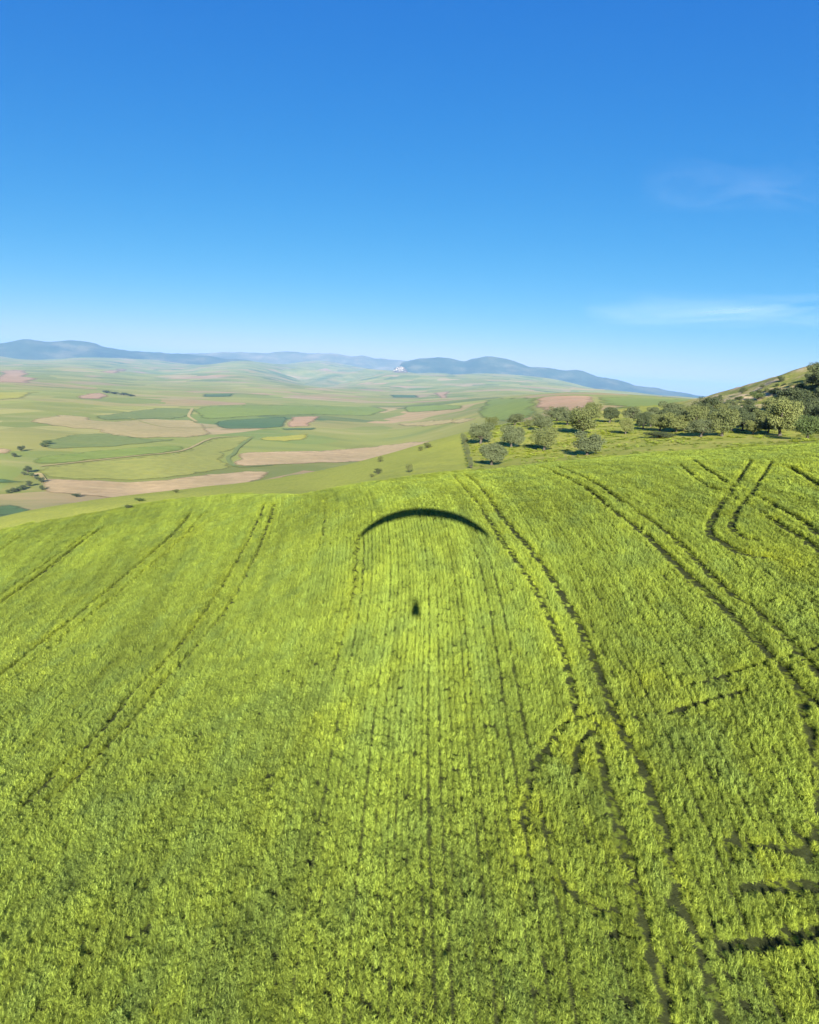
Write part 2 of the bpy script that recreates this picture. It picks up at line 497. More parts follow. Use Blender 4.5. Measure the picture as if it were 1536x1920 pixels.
FIELDS = [
('crop_field', [(75,877),(213,862),(333,848),(393,824),(480,819),(440,845),(418,856),(432,876),(367,890),(283,900),(213,900),(83,895)], M_OLIVE, 'wide olive green field just behind the pale ploughed strip', 0),
('ploughed_field', [(83,900),(140,898),(213,902),(283,902),(367,892),(433,886),(500,886),(480,905),(417,917),(350,930),(290,940),(233,935),(160,930),(90,922)], M_PLOUGH, 'long pale brown ploughed field nearest the green hill on the left', 1),
('ploughed_field', [(440,860),(467,848),(600,845),(700,837),(805,827),(783,845),(717,862),(600,870),(445,873)], M_PLOUGH, 'pinkish brown ploughed field running up to the shoulder of the hill', 1),
('crop_field', [(410,790),(483,785),(538,782),(535,801),(413,804)], M_DGREEN, 'dark green rectangular field in the middle of the valley', 2),
('stubble_field', [(543,782),(605,780),(587,800),(537,801)], M_SALMON, 'small orange tan field beside the dark green rectangle', 2),
('crop_field', [(513,802.5),(598,802),(593,807),(527,807.5)], M_DGREEN, 'thin dark green strip under the small orange field', 3),
('crop_field', [(490,823),(527,818),(583,813),(582,825),(527,829)], M_YELLOW, 'small yellow flowering field in the valley', 2),
('ploughed_field', [(1009,746),(1110,743),(1117,757),(1093,769),(1011,773)], M_SALMON, 'salmon red field on the plateau behind the grove', 1),
('crop_field', [(70,857),(277,838),(353,838),(333,847),(213,860),(73,872)], M_GREEN, 'bright green strip above the wide olive field at left', 2),
('crop_field', [(290,945),(377,932),(480,905),(553,890),(643,882),(620,905),(540,935),(400,952),(300,960)], M_GREEN, 'bright green wedge between the ploughed field and the hill', 2),
('stubble_field', [(57,790),(110,777),(167,783),(187,790),(353,787),(393,807),(380,820),(300,821),(200,817),(183,807),(100,800)], M_TAN, 'large tan stubble field left of the dark green rectangle', 1),
('crop_field', [(180,780),(280,767),(353,767),(353,783),(267,787),(187,788)], M_MGREEN, 'mid green field above the large tan stubble field', 2),
('crop_field', [(367,763),(512,760),(640,762),(720,765),(700,780),(610,778),(480,781),(400,786),(370,785)], M_GREEN, 'long bright green field above the dark green rectangle', 1),
('ploughed_field', [(0,697),(47,695),(70,717),(33,718),(-20,715)], M_SALMON, 'pink brown hillside field at the far left', 3),
('crop_field', [(377,739),(443,738),(440,744),(383,745)], M_DGREEN, 'thin dark field far back left of centre', 3),
('crop_field', [(733,740),(793,741),(790,746),(735,746)], M_DGREEN, 'thin dark field far back right of centre', 3),
('ploughed_field', [(810,737),(847,733),(840,747),(813,747)], M_SALMON, 'small pinkish field far back right of centre', 3),
('stubble_field', [(737,797),(800,790),(905,782),(867,793),(793,800)], M_TAN, 'pale tan streak of stubble left of the grove', 2),
('stubble_field', [(-20,838),(33,847),(20,853),(-20,851)], M_PLOUGH, 'small pale brown field at the left edge of the valley', 2),
('crop_field', [(-20,896),(50,902),(47,906),(-20,906)], M_DGREEN, 'dark green strip beside the trees at the left edge', 2),
('crop_field', [(-20,947),(50,952),(80,962),(67,973),(-20,983)], M_DGREEN, 'dark green patch just behind the wheat at the left edge', 2),
('crop_field', [(-20,735),(77,735),(40,747),(-20,753)], M_YELLOW, 'yellowish field far back at the left edge', 3),
('crop_field', [(763,763),(857,758),(867,767),(800,772),(760,773)], M_GREEN, 'bright green field in the distance above the tan streak', 2),
('crop_field', [(905,752),(1006,747),(1008,774),(960,792),(900,785)], M_GREEN, 'bright green field left of the salmon field', 1),
('crop_field', [(1122,745),(1240,748),(1330,752),(1300,762),(1150,764)], M_GREEN, 'pale green plateau field right of the salmon field', 1),
('stubble_field', [(140,742),(180,736),(205,741),(190,748),(150,748)], M_SALMON, 'small reddish field far back in the left valley', 3),
('stubble_field', [(180,697),(225,690),(250,694),(215,702)], M_SALMON, 'pale pink field on the far left slopes', 3),
('crop_field', [(80,826),(170,812),(280,822),(330,826),(240,835),(90,842)], M_MGREEN, 'grey green field between the tan stubble and the bright strip', 1),
]
for nm, poly, m, lab, od in FIELDS:
    field_sheet(nm, poly, m, lab, order=od)


def ribbon(name, pts, wid, mat, label, tmin=380):
    """a farm track: a draped strip"""
    c = catmull(pts, 4, closed=False)
    P = hit(c[:, 0], c[:, 1], tmin)[:, :2]
    T = np.gradient(P, axis=0); T /= np.linalg.norm(T, axis=1)[:, None] + 1e-9
    Nn = np.stack([-T[:, 1], T[:, 0]], -1)
    L_, R_ = P + Nn * wid / 2, P - Nn * wid / 2
    Q = np.concatenate([L_, R_]); n = len(P)
    z = H(Q[:, 0], Q[:, 1]) + .7 + .0003 * np.hypot(Q[:, 0], Q[:, 1])
    o = mesh_obj(name, np.column_stack([Q, z]), [(i, i + 1, n + i + 1, n + i) for i in range(n - 1)], mat)
    fattr(o.data, 'rim', np.ones(2 * n))
    if sum(p.normal.z for p in o.data.polygons) < 0: o.data.flip_normals()
    return prop(o, label, 'track', kind='structure')


ribbon('dirt_track', [(361,766),(354,779),(358,784),(369,791)], 9, M_TAN, 'pale dirt track between the mid green and long bright green fields')
ribbon('dirt_track', [(75,875),(150,867),(250,856),(340,846),(395,823),(450,819)], 5, M_TAN, 'pale farm track along the upper edge of the olive field')
ribbon('ditch', [(470,822),(446,840),(438,852),(428,858),(432,868),(448,876),(510,873)], 8, M_MGREEN, 'dark curved ditch at the left end of the pinkish ploughed field')
ribbon('dirt_track', [(413,806),(470,804),(520,806)], 6, M_TAN, 'pale track under the dark green rectangular field')
ribbon('dirt_track', [(60,895),(72,888),(80,896),(86,905)], 5, M_TAN, 'pale farm track beside the ditch trees at left')
ribbon('dirt_track', [(240,783),(300,800),(360,803),(400,801)], 5, M_OLIVE, 'greenish track crossing the large tan stubble field')

# ------------------------------------------------------------------ mountains on the horizon
def mountain_material(name, c1, c2, c3):
    b = NT(name)
    n = b.noise(b.coords(scale=(1 / 700., 1 / 700., 1 / 220.)), 1., 6, .65)
    col = b.ramp(n, [(.36, c1), (.5, c2), (.62, c3)])
    return b.diffuse(col)


M_MTN = mountain_material('mountain_scrub', (.03, .05, .03), (.05, .068, .042), (.11, .11, .07))
M_MTN2 = mountain_material('mountain_pale', (.08, .09, .055), (.12, .12, .075), (.19, .165, .11))

M_FAR = mountain_material('far_farmland', (.13, .17, .05), (.22, .225, .07), (.34, .27, .13))


def mountains(name, ridge, dist, depth, mat, label, seed, rough=.1):
    pts = catmull(ridge, 8, closed=False)
    r = ray(pts[:, 0], pts[:, 1])
    ht = np.hypot(r[:, 0], r[:, 1])
    az = np.arctan2(r[:, 0], r[:, 1]); tn = r[:, 2] / ht
    naz = np.linspace(az[0], az[-1], 220)
    tn = np.interp(naz, az, tn)
    nv = 44
    vv = np.linspace(-1, 1, nv)
    A, V = np.meshgrid(naz, vv)
    Dm = dist + V * depth
    base = -190.
    peak = tn[None, :] * dist - base
    shp = np.where(V < 0, (1 + V), (1 - V)) ** 1.25
    endf = np.minimum(1, np.minimum(A - naz[0], naz[-1] - A) / .03 + .0)
    gul = fbm(A * dist / 900 + V * .4, V * depth / 1800, seed, 4) - .5
    Z = base + peak * shp * (1 + gul * 1.0 * (1 - shp)) + gul * 60 * rough * 10 * shp * (1 - shp) * 4
    Z += (fbm(A * dist / 420, V * depth / 500, seed + 5, 4) - .5) * 95 * shp
    Z -= np.abs(fbm(A * dist / 1100, V * .8, seed + 9, 3) - .5) * 2 * 160 * (shp * (1 - shp) * 4)
    Z = base + (Z - base) * np.clip(endf, 0, 1)
    o = mesh_obj(name, np.stack([Dm * np.sin(A), Dm * np.cos(A), Z], -1).reshape(-1, 3), grid_faces(nv, len(naz)), mat, smooth=True)
    if sum(p.normal.z for p in o.data.polygons) < 0: o.data.flip_normals()
    return prop(o, label, 'mountains', kind='structure')


mountains('mountain_range', [(-260,668),(-150,655),(-50,648),(0,642),(40,637),(90,638),(140,637),(175,642),(195,651),(225,656),(300,660),(400,668),(500,680),(600,694),(660,702)], 17000, 2600, M_MTN, 'blue flat-topped mountain at the far left of the horizon', 21)
mountains('mountain_range', [(230,668),(330,662),(440,660),(500,660),(545,657),(580,659),(630,663),(680,667),(720,671),(760,675),(820,684),(860,692)], 21000, 3200, M_MTN2, 'pale long ridge along the middle of the horizon', 31)
mountains('mountain_range', [(715,694),(760,677),(800,670),(825,667),(850,672),(870,675),(885,670),(910,666),(950,670),(975,678),(1000,686),(1040,690),(1085,692),(1110,700),(1150,710),(1200,722),(1260,732),(1320,741),(1420,750),(1560,760)], 16000, 2400, M_MTN, 'dark blue mountain with rounded summit right of centre', 51)
mountains('hills', [(300,699),(400,690),(450,687),(500,692),(560,689),(640,694),(700,692),(760,700),(820,698),(880,706),(960,710),(1020,720),(1080,722),(1140,732)], 12500, 3000, M_FAR, 'low pale green hills below the mountains', 61)


def quarry():
    """bright stepped rock face cut into the far slope"""
    c = ray(751, 693) * 12000.
    nu, nv = 26, 10
    V = []
    for j in range(nv):
        for i in range(nu):
            u, v = i / (nu - 1) - .5, j / (nv - 1)
            w = 250 * (1 - .3 * v) * (1 + .25 * math.sin(i * 1.9))
            hh = 85 * (math.floor(v * 4) / 4 * .7 + v * .3) * (1 - (2 * u) ** 4 * .6)
            V.append((c[0] + u * w, c[1] + v * 160 + 40 * math.sin(i * 1.3 + j), c[2] - 30 + hh + 8 * math.sin(i * 2.7 + j * 1.7)))
    b = NT('quarry_rock')
    n = b.noise(b.coords(scale=(1 / 60., 1 / 60., 1 / 20.)), 1., 4)
    o = mesh_obj('quarry', np.array(V), grid_faces(nv, nu), b.diffuse(b.ramp(n, [(.35, (.15, .12, .10)), (.62, (.36, .33, .30))])))
    return prop(o, 'small white quarry face below the mountains at the middle of the horizon', 'quarry', kind='structure')


quarry()

# ------------------------------------------------------------------ the wheat: wheel tracks first
TRACKS = [  # photograph polyline, width in metres, remaining crop height (0 bare .. 1)
([(497,948),(470,1010),(440,1065),(400,1130),(348,1200),(312,1244),(250,1302),(211,1355),(156,1408),(110,1450),(50,1510)], .55, .12),
([(515,948),(495,1010),(470,1065),(435,1130),(383,1200),(340,1248),(300,1290),(260,1345),(215,1390),(160,1450),(100,1500)], .5, .22),
([(357,967),(330,1000),(280,1045),(215,1100),(130,1170),(60,1225),(0,1272),(-40,1305)], .78, .1),
([(380,967),(345,1010),(300,1050),(235,1105),(150,1175),(80,1230),(0,1290),(-40,1320)], .45, .35),
([(190,993),(140,1030),(70,1085),(0,1135),(-40,1165)], .95, .08),
([(170,1000),(120,1035),(50,1085),(0,1120),(-40,1150)], .5, .35),
([(40,1008),(0,1035),(-40,1060)], .75, .15),
([(612,940),(610,975),(606,1010)], .25, .5),
([(672,1005),(668,1060),(660,1130),(648,1180),(635,1230),(622,1280)], .16, .6),
([(848,893),(875,925),(900,955),(954,1036),(999,1102),(1032,1173),(1053,1226),(1070,1293),(1082,1350)], .48, .25),
([(870,893),(900,918),(941,974),(991,1032),(1041,1102),(1078,1164),(1107,1226),(1132,1293),(1150,1345),(1170,1391)], .52, .15),
([(1170,1391),(1188,1420),(1205,1450),(1225,1512),(1248,1575)], .55, .05),
([(1248,1575),(1262,1640),(1272,1700)], .4, .4),
([(1272,1700),(1290,1740),(1307,1778),(1327,1840),(1346,1903),(1360,1960)], .5, .05),
([(1092,1370),(1116,1384),(1125,1420),(1135,1466),(1151,1536)], .4, .2),
([(1151,1536),(1170,1622),(1186,1650),(1205,1740)], .36, .3),
([(1205,1740),(1217,1794),(1241,1864),(1248,1920),(1252,1970)], .46, .06),
([(1012,879),(1060,900),(1099,920),(1148,961),(1198,999),(1231,1028),(1273,1069),(1314,1106),(1347,1137),(1376,1164)], .62, .05),
([(1376,1164),(1422,1214),(1463,1255),(1492,1293),(1536,1345),(1580,1400)], .6, .1),
([(1045,879),(1090,898),(1124,914),(1165,945),(1240,995),(1298,1048),(1355,1106),(1413,1148),(1480,1210),(1513,1247),(1536,1272),(1580,1320)], .55, .15),
([(1275,875),(1314,908),(1364,932),(1418,961),(1480,999),(1536,1036),(1580,1065)], .6, .1),
([(1297,866),(1347,899),(1384,920),(1438,945),(1513,990),(1536,1007),(1580,1035)], .6, .15),
([(1480,881),(1509,899),(1536,916),(1580,945)], .8, .1),
([(1447,870),(1418,916),(1393,949),(1376,974),(1372,995),(1389,1011),(1413,1015)], .6, .12),
([(1409,866),(1380,912),(1355,945),(1335,978),(1329,999),(1339,1013),(1372,1032),(1397,1044),(1440,1052)], .65, .1),
([(1580,1195),(1536,1215),(1470,1240),(1428,1251),(1366,1270),(1299,1290)], .4, .2),
([(1389,1303),(1327,1321),(1280,1333),(1255,1345)], .4, .25),
([(1139,1336),(1100,1348),(1053,1368),(1030,1403),(1006,1434),(991,1481),(983,1551)], .36, .2),
([(1120,1364),(1092,1399),(1080,1427),(1078,1470)], .4, .2),
([(1505,1329),(1522,1395),(1532,1454),(1536,1532),(1530,1571),(1510,1612)], .55, .1),
([(1366,1592),(1420,1596),(1490,1602),(1540,1605)], .5, .35),
([(1397,1675),(1450,1670),(1491,1667),(1536,1668),(1580,1670)], .62, .05),
([(1350,1784),(1400,1783),(1444,1778),(1500,1765),(1536,1755),(1580,1745)], .7, .03),
([(1049,1661),(1100,1704),(1155,1731)], .4, .3),
([(1560,1400),(1545,1500),(1550,1600)], .6, .2),
]
SEG = []
for pts, w, h in TRACKS:
    c = catmull(pts, 3, closed=False)
    P = hit(c[:, 0], c[:, 1])
    for a, b_ in zip(P[:-1], P[1:]):
        if np.hypot(*(b_ - a)[:2]) < 30: SEG.append((a[0], a[1], b_[0], b_[1], w, h))
SEG = np.array(SEG)
# thin yellow crop, plus the sunlit glow below the pilot's shadow painted yellow (photograph pixel, radius in m, strength)
YEL = [((1130,1365),1.6,.9),((1210,1315),1.8,.9),((1090,1420),1.3,.8),((1000,1585),1.3,.7),((1130,1560),1.6,.55),((1250,1305),1.5,.6),((780,1240),2.2,.3),
       ((1480,1060),2.6,.8),((1430,1040),2.,.6),((1500,885),5.,.6),((1280,1700),1.4,.5),((985,1500),1.2,.6),((350,1010),5.,.6),((640,1330),2.5,.4),((1440,1640),1.2,.5),
       ((1300,1820),1.0,.6),((1490,1880),1.4,.3),((80,1200),4.,.4),((690,1080),2.,.4)]
YP = hit([y[0][0] for y in YEL], [y[0][1] for y in YEL])


def track_effect(x, y, rg):
    """plants standing in a rut are pressed to its sides; returns moved x, y, height factor, nearness to a rut"""
    n = len(x)
    hf = np.ones(n); edge = np.zeros(n); best = np.full(n, 9.); bn = np.zeros((n, 2)); bc = np.zeros((n, 2)); bw = np.ones(n); bh = np.ones(n)
    for (ax, ay, bx, by, w, h) in SEG:
        m = np.nonzero((x > min(ax, bx) - 1.3) & (x < max(ax, bx) + 1.3) & (y > min(ay, by) - 1.3) & (y < max(ay, by) + 1.3))[0]
        if not len(m): continue
        xx, yy = x[m], y[m]
        L2 = (bx - ax) ** 2 + (by - ay) ** 2 + 1e-9
        t = np.clip(((xx - ax) * (bx - ax) + (yy - ay) * (by - ay)) / L2, 0, 1)
        cx, cy_ = ax + t * (bx - ax), ay + t * (by - ay)
        ds = np.hypot(xx - cx, yy - cy_)
        hw = w / 2 * (.86 + .26 * min(1, max(0, (math.hypot(ax, ay) - 25) / 30)))
        q = ds - hw
        bt = q < best[m]
        k = m[bt]
        best[k] = q[bt]; bw[k] = hw; bh[k] = h
        bc[k] = np.stack([cx[bt], cy_[bt]], -1)
        bn[k] = np.stack([xx[bt] - cx[bt], yy[bt] - cy_[bt]], -1) / np.maximum(ds[bt], 1e-4)[:, None]
    edge = 1 - sstep(0, .6, best)
    inside = best < .13
    stay = inside & (rg.random(n) < .28 + .4 * bh)
    hf[stay] = np.clip(bh[stay] * .6 + .1, .1, .38)
    push = inside & ~stay
    dist = bw + .13 + rg.random(n) * .08
    x2 = np.where(push, bc[:, 0] + bn[:, 0] * dist, x); y2 = np.where(push, bc[:, 1] + bn[:, 1] * dist, y)
    return x2, y2, hf, edge


# ------------------------------------------------------------------ wheat plants
def leaf_material(name, lo, hi, tip, yellow, transl=.3, inst=True):
    b = NT(name)
    at = lambda n, t='GEOMETRY': b.n('ShaderNodeAttribute', _attribute_name=n, _attribute_type=t).outputs['Fac']
    col = b.mix(at('rnd'), lo, hi)
    if inst:
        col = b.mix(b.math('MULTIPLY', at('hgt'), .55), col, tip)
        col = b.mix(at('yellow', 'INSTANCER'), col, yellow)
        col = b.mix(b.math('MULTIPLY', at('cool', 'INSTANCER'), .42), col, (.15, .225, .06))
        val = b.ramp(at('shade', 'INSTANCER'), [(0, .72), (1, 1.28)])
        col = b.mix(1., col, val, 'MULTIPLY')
    p = b.n('ShaderNodeBsdfPrincipled', Roughness=.65)
    p.inputs['Specular IOR Level'].default_value = .12
    b.link(col, p.inputs['Base Color'])
    tr = b.n('ShaderNodeBsdfTranslucent', Color=b.mix(1., col, (1.15, 1.1, .55), 'MULTIPLY'))
    mx = b.n('ShaderNodeMixShader', Fac=transl)
    b.link(p.outputs[0], mx.inputs[1]); b.link(tr.outputs[0], mx.inputs[2])
    b.link(mx.outputs[0], b.out.inputs['Surface'])
    return b.m


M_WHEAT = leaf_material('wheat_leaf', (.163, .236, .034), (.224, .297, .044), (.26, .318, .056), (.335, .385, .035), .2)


def wheat_tuft(name, seed, length, width, nplants, nbl, wide):
    rg = np.random.default_rng(seed)
    V, Fc, hg, rd = [], [], [], []
    for p in range(nplants):
        bx = rg.normal(0, width * .2); by = (p + rg.random()) / nplants * length - length / 2
        ht = rg.uniform(.42, .58); lean = rg.normal(0, .06, 2)
        for k in range(nbl):
            az = rg.uniform(0, 2 * math.pi); z0 = rg.uniform(.05, .78) * ht
            ln = rg.uniform(.13, .25); w = rg.uniform(.012, .02) * wide
            el = rg.uniform(.6, 1.3); droop = rg.uniform(1.2, 2.4)
            px, py, pz = bx + lean[0] * z0, by + lean[1] * z0, z0
            ca, sa = math.cos(az), math.sin(az)
            i0 = len(V); r0 = rg.random(); n = 3
            for s in range(n + 1):
                ww = w * (1 - (s / n) ** 2 * .85) * .5
                V.append((px - sa * ww, py + ca * ww, pz)); V.append((px + sa * ww, py - ca * ww, pz))
                hg += [min(1, pz / .6)] * 2; rd += [r0] * 2
                e = el - droop * s / n * .9
                px += ca * math.cos(e) * ln / n; py += sa * math.cos(e) * ln / n; pz += math.sin(e) * ln / n
            for s in range(n): Fc.append((i0 + 2 * s, i0 + 2 * s + 1, i0 + 2 * s + 3, i0 + 2 * s + 2))
    me = bpy.data.meshes.new(name)
    me.from_pydata(V, [], Fc)
    fattr(me, 'hgt', hg); fattr(me, 'rnd', rd)
    me.materials.append(M_WHEAT)
    return bpy.data.objects.new(name, me)


def scatter(name, objs, P, rot, scl, idx, attrs, label, cat):
    coll = bpy.data.collections.new(name + '_plants')
    for o in objs: coll.objects.link(o)
    me = bpy.data.meshes.new(name)
    me.vertices.add(len(P)); me.vertices.foreach_set('co', P.astype(np.float32).ravel())
    for nme, arr in (('rot', rot), ('scl', scl)):
        a = me.attributes.new(nme, 'FLOAT_VECTOR', 'POINT'); a.data.foreach_set('vector', arr.astype(np.float32).ravel())
    a = me.attributes.new('idx', 'INT', 'POINT'); a.data.foreach_set('value', idx.astype(np.int32))
    for k, v in attrs.items(): fattr(me, k, v)
    o = bpy.data.objects.new(name, me); COL.objects.link(o)
    me.materials.append(objs[0].data.materials[0])
    ng = bpy.data.node_groups.new(name + '_scatter', 'GeometryNodeTree')
    ng.interface.new_socket('Geometry', in_out='INPUT', socket_type='NodeSocketGeometry')
    ng.interface.new_socket('Geometry', in_out='OUTPUT', socket_type='NodeSocketGeometry')
    N = ng.nodes; L = ng.links
    gi, go = N.new('NodeGroupInput'), N.new('NodeGroupOutput')
    ci = N.new('GeometryNodeCollectionInfo'); ci.inputs[0].default_value = coll
    ci.inputs['Separate Children'].default_value = True; ci.inputs['Reset Children'].default_value = True
    ip = N.new('GeometryNodeInstanceOnPoints'); ip.inputs['Pick Instance'].default_value = True

    def na(nm, typ):
        q = N.new('GeometryNodeInputNamedAttribute'); q.data_type = typ; q.inputs['Name'].default_value = nm
        return q.outputs[0]
    L.new(gi.outputs[0], ip.inputs['Points']); L.new(ci.outputs[0], ip.inputs['Instance'])
    L.new(na('idx', 'INT'), ip.inputs['Instance Index'])
    e2r = N.new('FunctionNodeEulerToRotation'); L.new(na('rot', 'FLOAT_VECTOR'), e2r.inputs[0]); L.new(e2r.outputs[0], ip.inputs['Rotation'])
    L.new(na('scl', 'FLOAT_VECTOR'), ip.inputs['Scale'])
    L.new(ip.outputs[0], go.inputs[0])
    md = o.modifiers.new('scatter', 'NODES'); md.node_group = ng
    return prop(o, label, cat, kind='stuff')


def row_curve(y): return -.0019 * np.maximum(0, y - 38) ** 2


def wheat_points(dmin, dmax, rowsp, seglen, seed):
    xs = np.arange(-110, 90, rowsp); ys = np.arange(8, 150, seglen)
    Xg, Yg = np.meshgrid(xs, ys)
    rg = np.random.default_rng(seed)
    x = Xg.ravel() + np.tile(rg.normal(0, .035, len(xs)), len(ys)) + rg.normal(0, rowsp * .05, Xg.size); y = Yg.ravel() + rg.uniform(-.5, .5, Xg.size) * seglen * .7
    x = x + row_curve(y) + (fbm(x / 9, y / 30, 14, 2) - .5) * 1.2
    d = np.hypot(x, y); t = np.arctan2(x, y)
    rx = Xg.ravel()
    m = (d > dmin) & (d < dmax) & (np.abs(t) < R(43)) & (d < wheat_limit(t) + (fbm(x / 5, y / 5, 17, 3) - .5) * 12) & (y > 12)
    return x[m], y[m], d[m], rx[m], rg


def build_wheat():
    NV = 10
    tufts = [wheat_tuft('wheat_tuft_%02d' % k, 100 + k, .40, .25, 14, 10, 1.08) for k in range(NV)]
    x1, y1, d1, r1, rg = wheat_points(12, 62, .29, .215, 5)
    x2, y2, d2, r2, rg2 = wheat_points(62, 160, .34, .36, 6)
    x = np.r_[x1, x2]; y = np.r_[y1, y2]; far = np.r_[np.zeros(len(x1)), np.ones(len(x2))]
    n = len(x); rx = np.r_[r1, r2]
    x, y, hf, edge = track_effect(x, y, rg)
    clump = fbm(x / .55, y / .8, 61, 2); patch = fbm(x / 3.2, y / 5., 62, 3); big = fbm(x / 11, y / 16, 63, 3)
    rowv = .55 * vnoise(rx / .29 * .93, y / 9., 64) + .45 * vnoise(rx / 1.3, y / 22., 65)
    amp = 1 - .55 * sstep(35, 80, np.hypot(x, y))
    hgt = (1 + (.85 * clump - .43) * amp) * (.86 + .28 * patch) * (.9 + .2 * rowv)
    hgt *= hf * (1 + amp * .8 * (rg.random(n) - .55))
    lim_ = wheat_limit(np.arctan2(x, y))
    fade = 1 - sstep(-10, 0, np.hypot(x, y) - lim_)
    hgt *= .3 + .7 * fade
    # scattered gaps
    keep = np.ones(n, bool)
    keep &= ~((clump < .24) & (rg.random(n) < .3 * amp)) & (rg.random(n) > .012 * amp)
    yel = np.clip((patch - .5) * .9, 0, 1) * .5 + edge * .2 + np.clip(rg.normal(0, .10, n), 0, 1)
    for p, (_, r_, s_) in zip(YP, YEL):
        q = np.hypot(x - p[0], (y - p[1]) * .8) / r_
        yel += s_ * .5 * np.exp(-q ** 2 * 1.5) * (.35 + 1.1 * clump)
    yel += far * .06 + (1 - fade) * .45
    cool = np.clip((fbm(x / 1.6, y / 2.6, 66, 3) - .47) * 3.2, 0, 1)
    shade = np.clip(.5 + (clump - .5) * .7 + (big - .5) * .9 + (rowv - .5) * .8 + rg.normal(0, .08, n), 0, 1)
    wid = np.where(far > 0, 1.12, .74)
    rowz = .35 + .65 * sstep(-4, 3, x) * (1 - sstep(14, 20, x))
    dist_ = np.hypot(x, y)
    scl = np.stack([wid * rg.uniform(.85, 1.2, n) * (1.75 - .30 * (1 - sstep(24, 42, dist_)) - .26 * rowz * (1 - .5 * sstep(38, 60, dist_))), wid * rg.uniform(.9, 1.15, n), np.clip(hgt, .08, 1.5) * np.where(far > 0, .95, .8)], -1)
    rot = np.stack([rg.normal(0, .10, n), rg.normal(0, .10, n), rg.normal(0, .12, n) + np.pi * rg.integers(0, 2, n)], -1)
    # lodged stalks beside the tracks
    lod = (edge > .2) & (hf > .5) & (rg.random(n) < .35)
    rot[lod, 1] += rg.normal(0, .45, lod.sum())
    z = H(x, y) - .015
    P = np.stack([x, y, z], -1)[keep]
    print('wheat tufts', keep.sum())
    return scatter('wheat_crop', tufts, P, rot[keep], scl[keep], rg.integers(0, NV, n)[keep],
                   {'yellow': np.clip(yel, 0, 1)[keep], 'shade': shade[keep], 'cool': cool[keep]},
                   'green wheat in drilled rows with wheel tracks covering the near hill', 'wheat')


build_wheat()


def build_meadow():
    """tussocky pasture grass between the grove and the wheat"""
    rg = np.random.default_rng(91)
    n = 14000
    d = np.sqrt(rg.uniform(70 ** 2, 235 ** 2, n)); t = rg.uniform(R(4.6), R(40), n)
    x, y = d * np.sin(t), d * np.cos(t)
    p = fbm(x / 6, y / 6, 93, 3)
    m = (d > wheat_limit(t) + .5) & (rg.random(n) < (p - .3) * 1.8)
    x, y, p = x[m], y[m], p[m]; k = len(x)
    tufts = [wheat_tuft('grass_tuft_%02d' % q, 500 + q, .5, .5, 10, 9, 2.2) for q in range(5)]
    sc_ = rg.uniform(.8, 1.7, k)
    scl = np.stack([sc_ * 1.3, sc_ * 1.3, sc_ * rg.uniform(.2, .45, k)], -1)
    rot = np.stack([rg.normal(0, .1, k), rg.normal(0, .1, k), rg.uniform(0, 6.28, k)], -1)
    return scatter('meadow_grass', tufts, np.stack([x, y, H(x, y) - .02], -1), rot, scl, rg.integers(0, 5, k),
                   {'yellow': np.clip(.25 + (p - .5) * 2, 0, .9), 'shade': np.clip(.7 + rg.normal(0, .2, k), 0, 1), 'cool': np.clip(rg.normal(0, .1, k), 0, 1)},
                   'rough yellow green pasture grass around the grove and on the hill shoulder', 'grass')


build_meadow()

# ------------------------------------------------------------------ trees and shrubs
M_BARK = NT('bark')
_bn = M_BARK.noise(M_BARK.coords(scale=(4, 4, 1)), 1.5, 5, .6)
M_BARK = M_BARK.diffuse(M_BARK.ramp(_bn, [(.3, (.045, .04, .032)), (.7, (.10, .088, .07))]), bump=_bn, strength=.6, dist=.05)
M_LEAF = {
 'grey': leaf_material('leaf_grey_green', (.085, .108, .05), (.135, .158, .075), None, None, .18, False),
 'olive': leaf_material('leaf_olive', (.095, .118, .042), (.155, .172, .062), None, None, .18, False),
 'dark': leaf_material('leaf_dark', (.048, .066, .03), (.085, .105, .046), None, None, .14, False),
 'lime': leaf_material('leaf_yellow_green', (.125, .148, .046), (.19, .208, .072), None, None, .2, False),
 'green': leaf_material('leaf_green', (.062, .095, .03), (.105, .142, .046), None, None, .16, False),
}


def tube(V, Fc, pts, radii, n=7):
    i0 = len(V)
    for i, p in enumerate(pts):
        p = Vector(p)
        d = (Vector(pts[min(i + 1, len(pts) - 1)]) - Vector(pts[max(i - 1, 0)])).normalized()
        a = d.orthogonal().normalized(); b_ = d.cross(a)
        for k in range(n):
            q = 2 * math.pi * k / n
            V.append(tuple(p + (a * math.cos(q) + b_ * math.sin(q)) * radii[i]))
    for i in range(len(pts) - 1):
        for k in range(n):
            Fc.append((i0 + i * n + k, i0 + i * n + (k + 1) % n, i0 + (i + 1) * n + (k + 1) % n, i0 + (i + 1) * n + k))


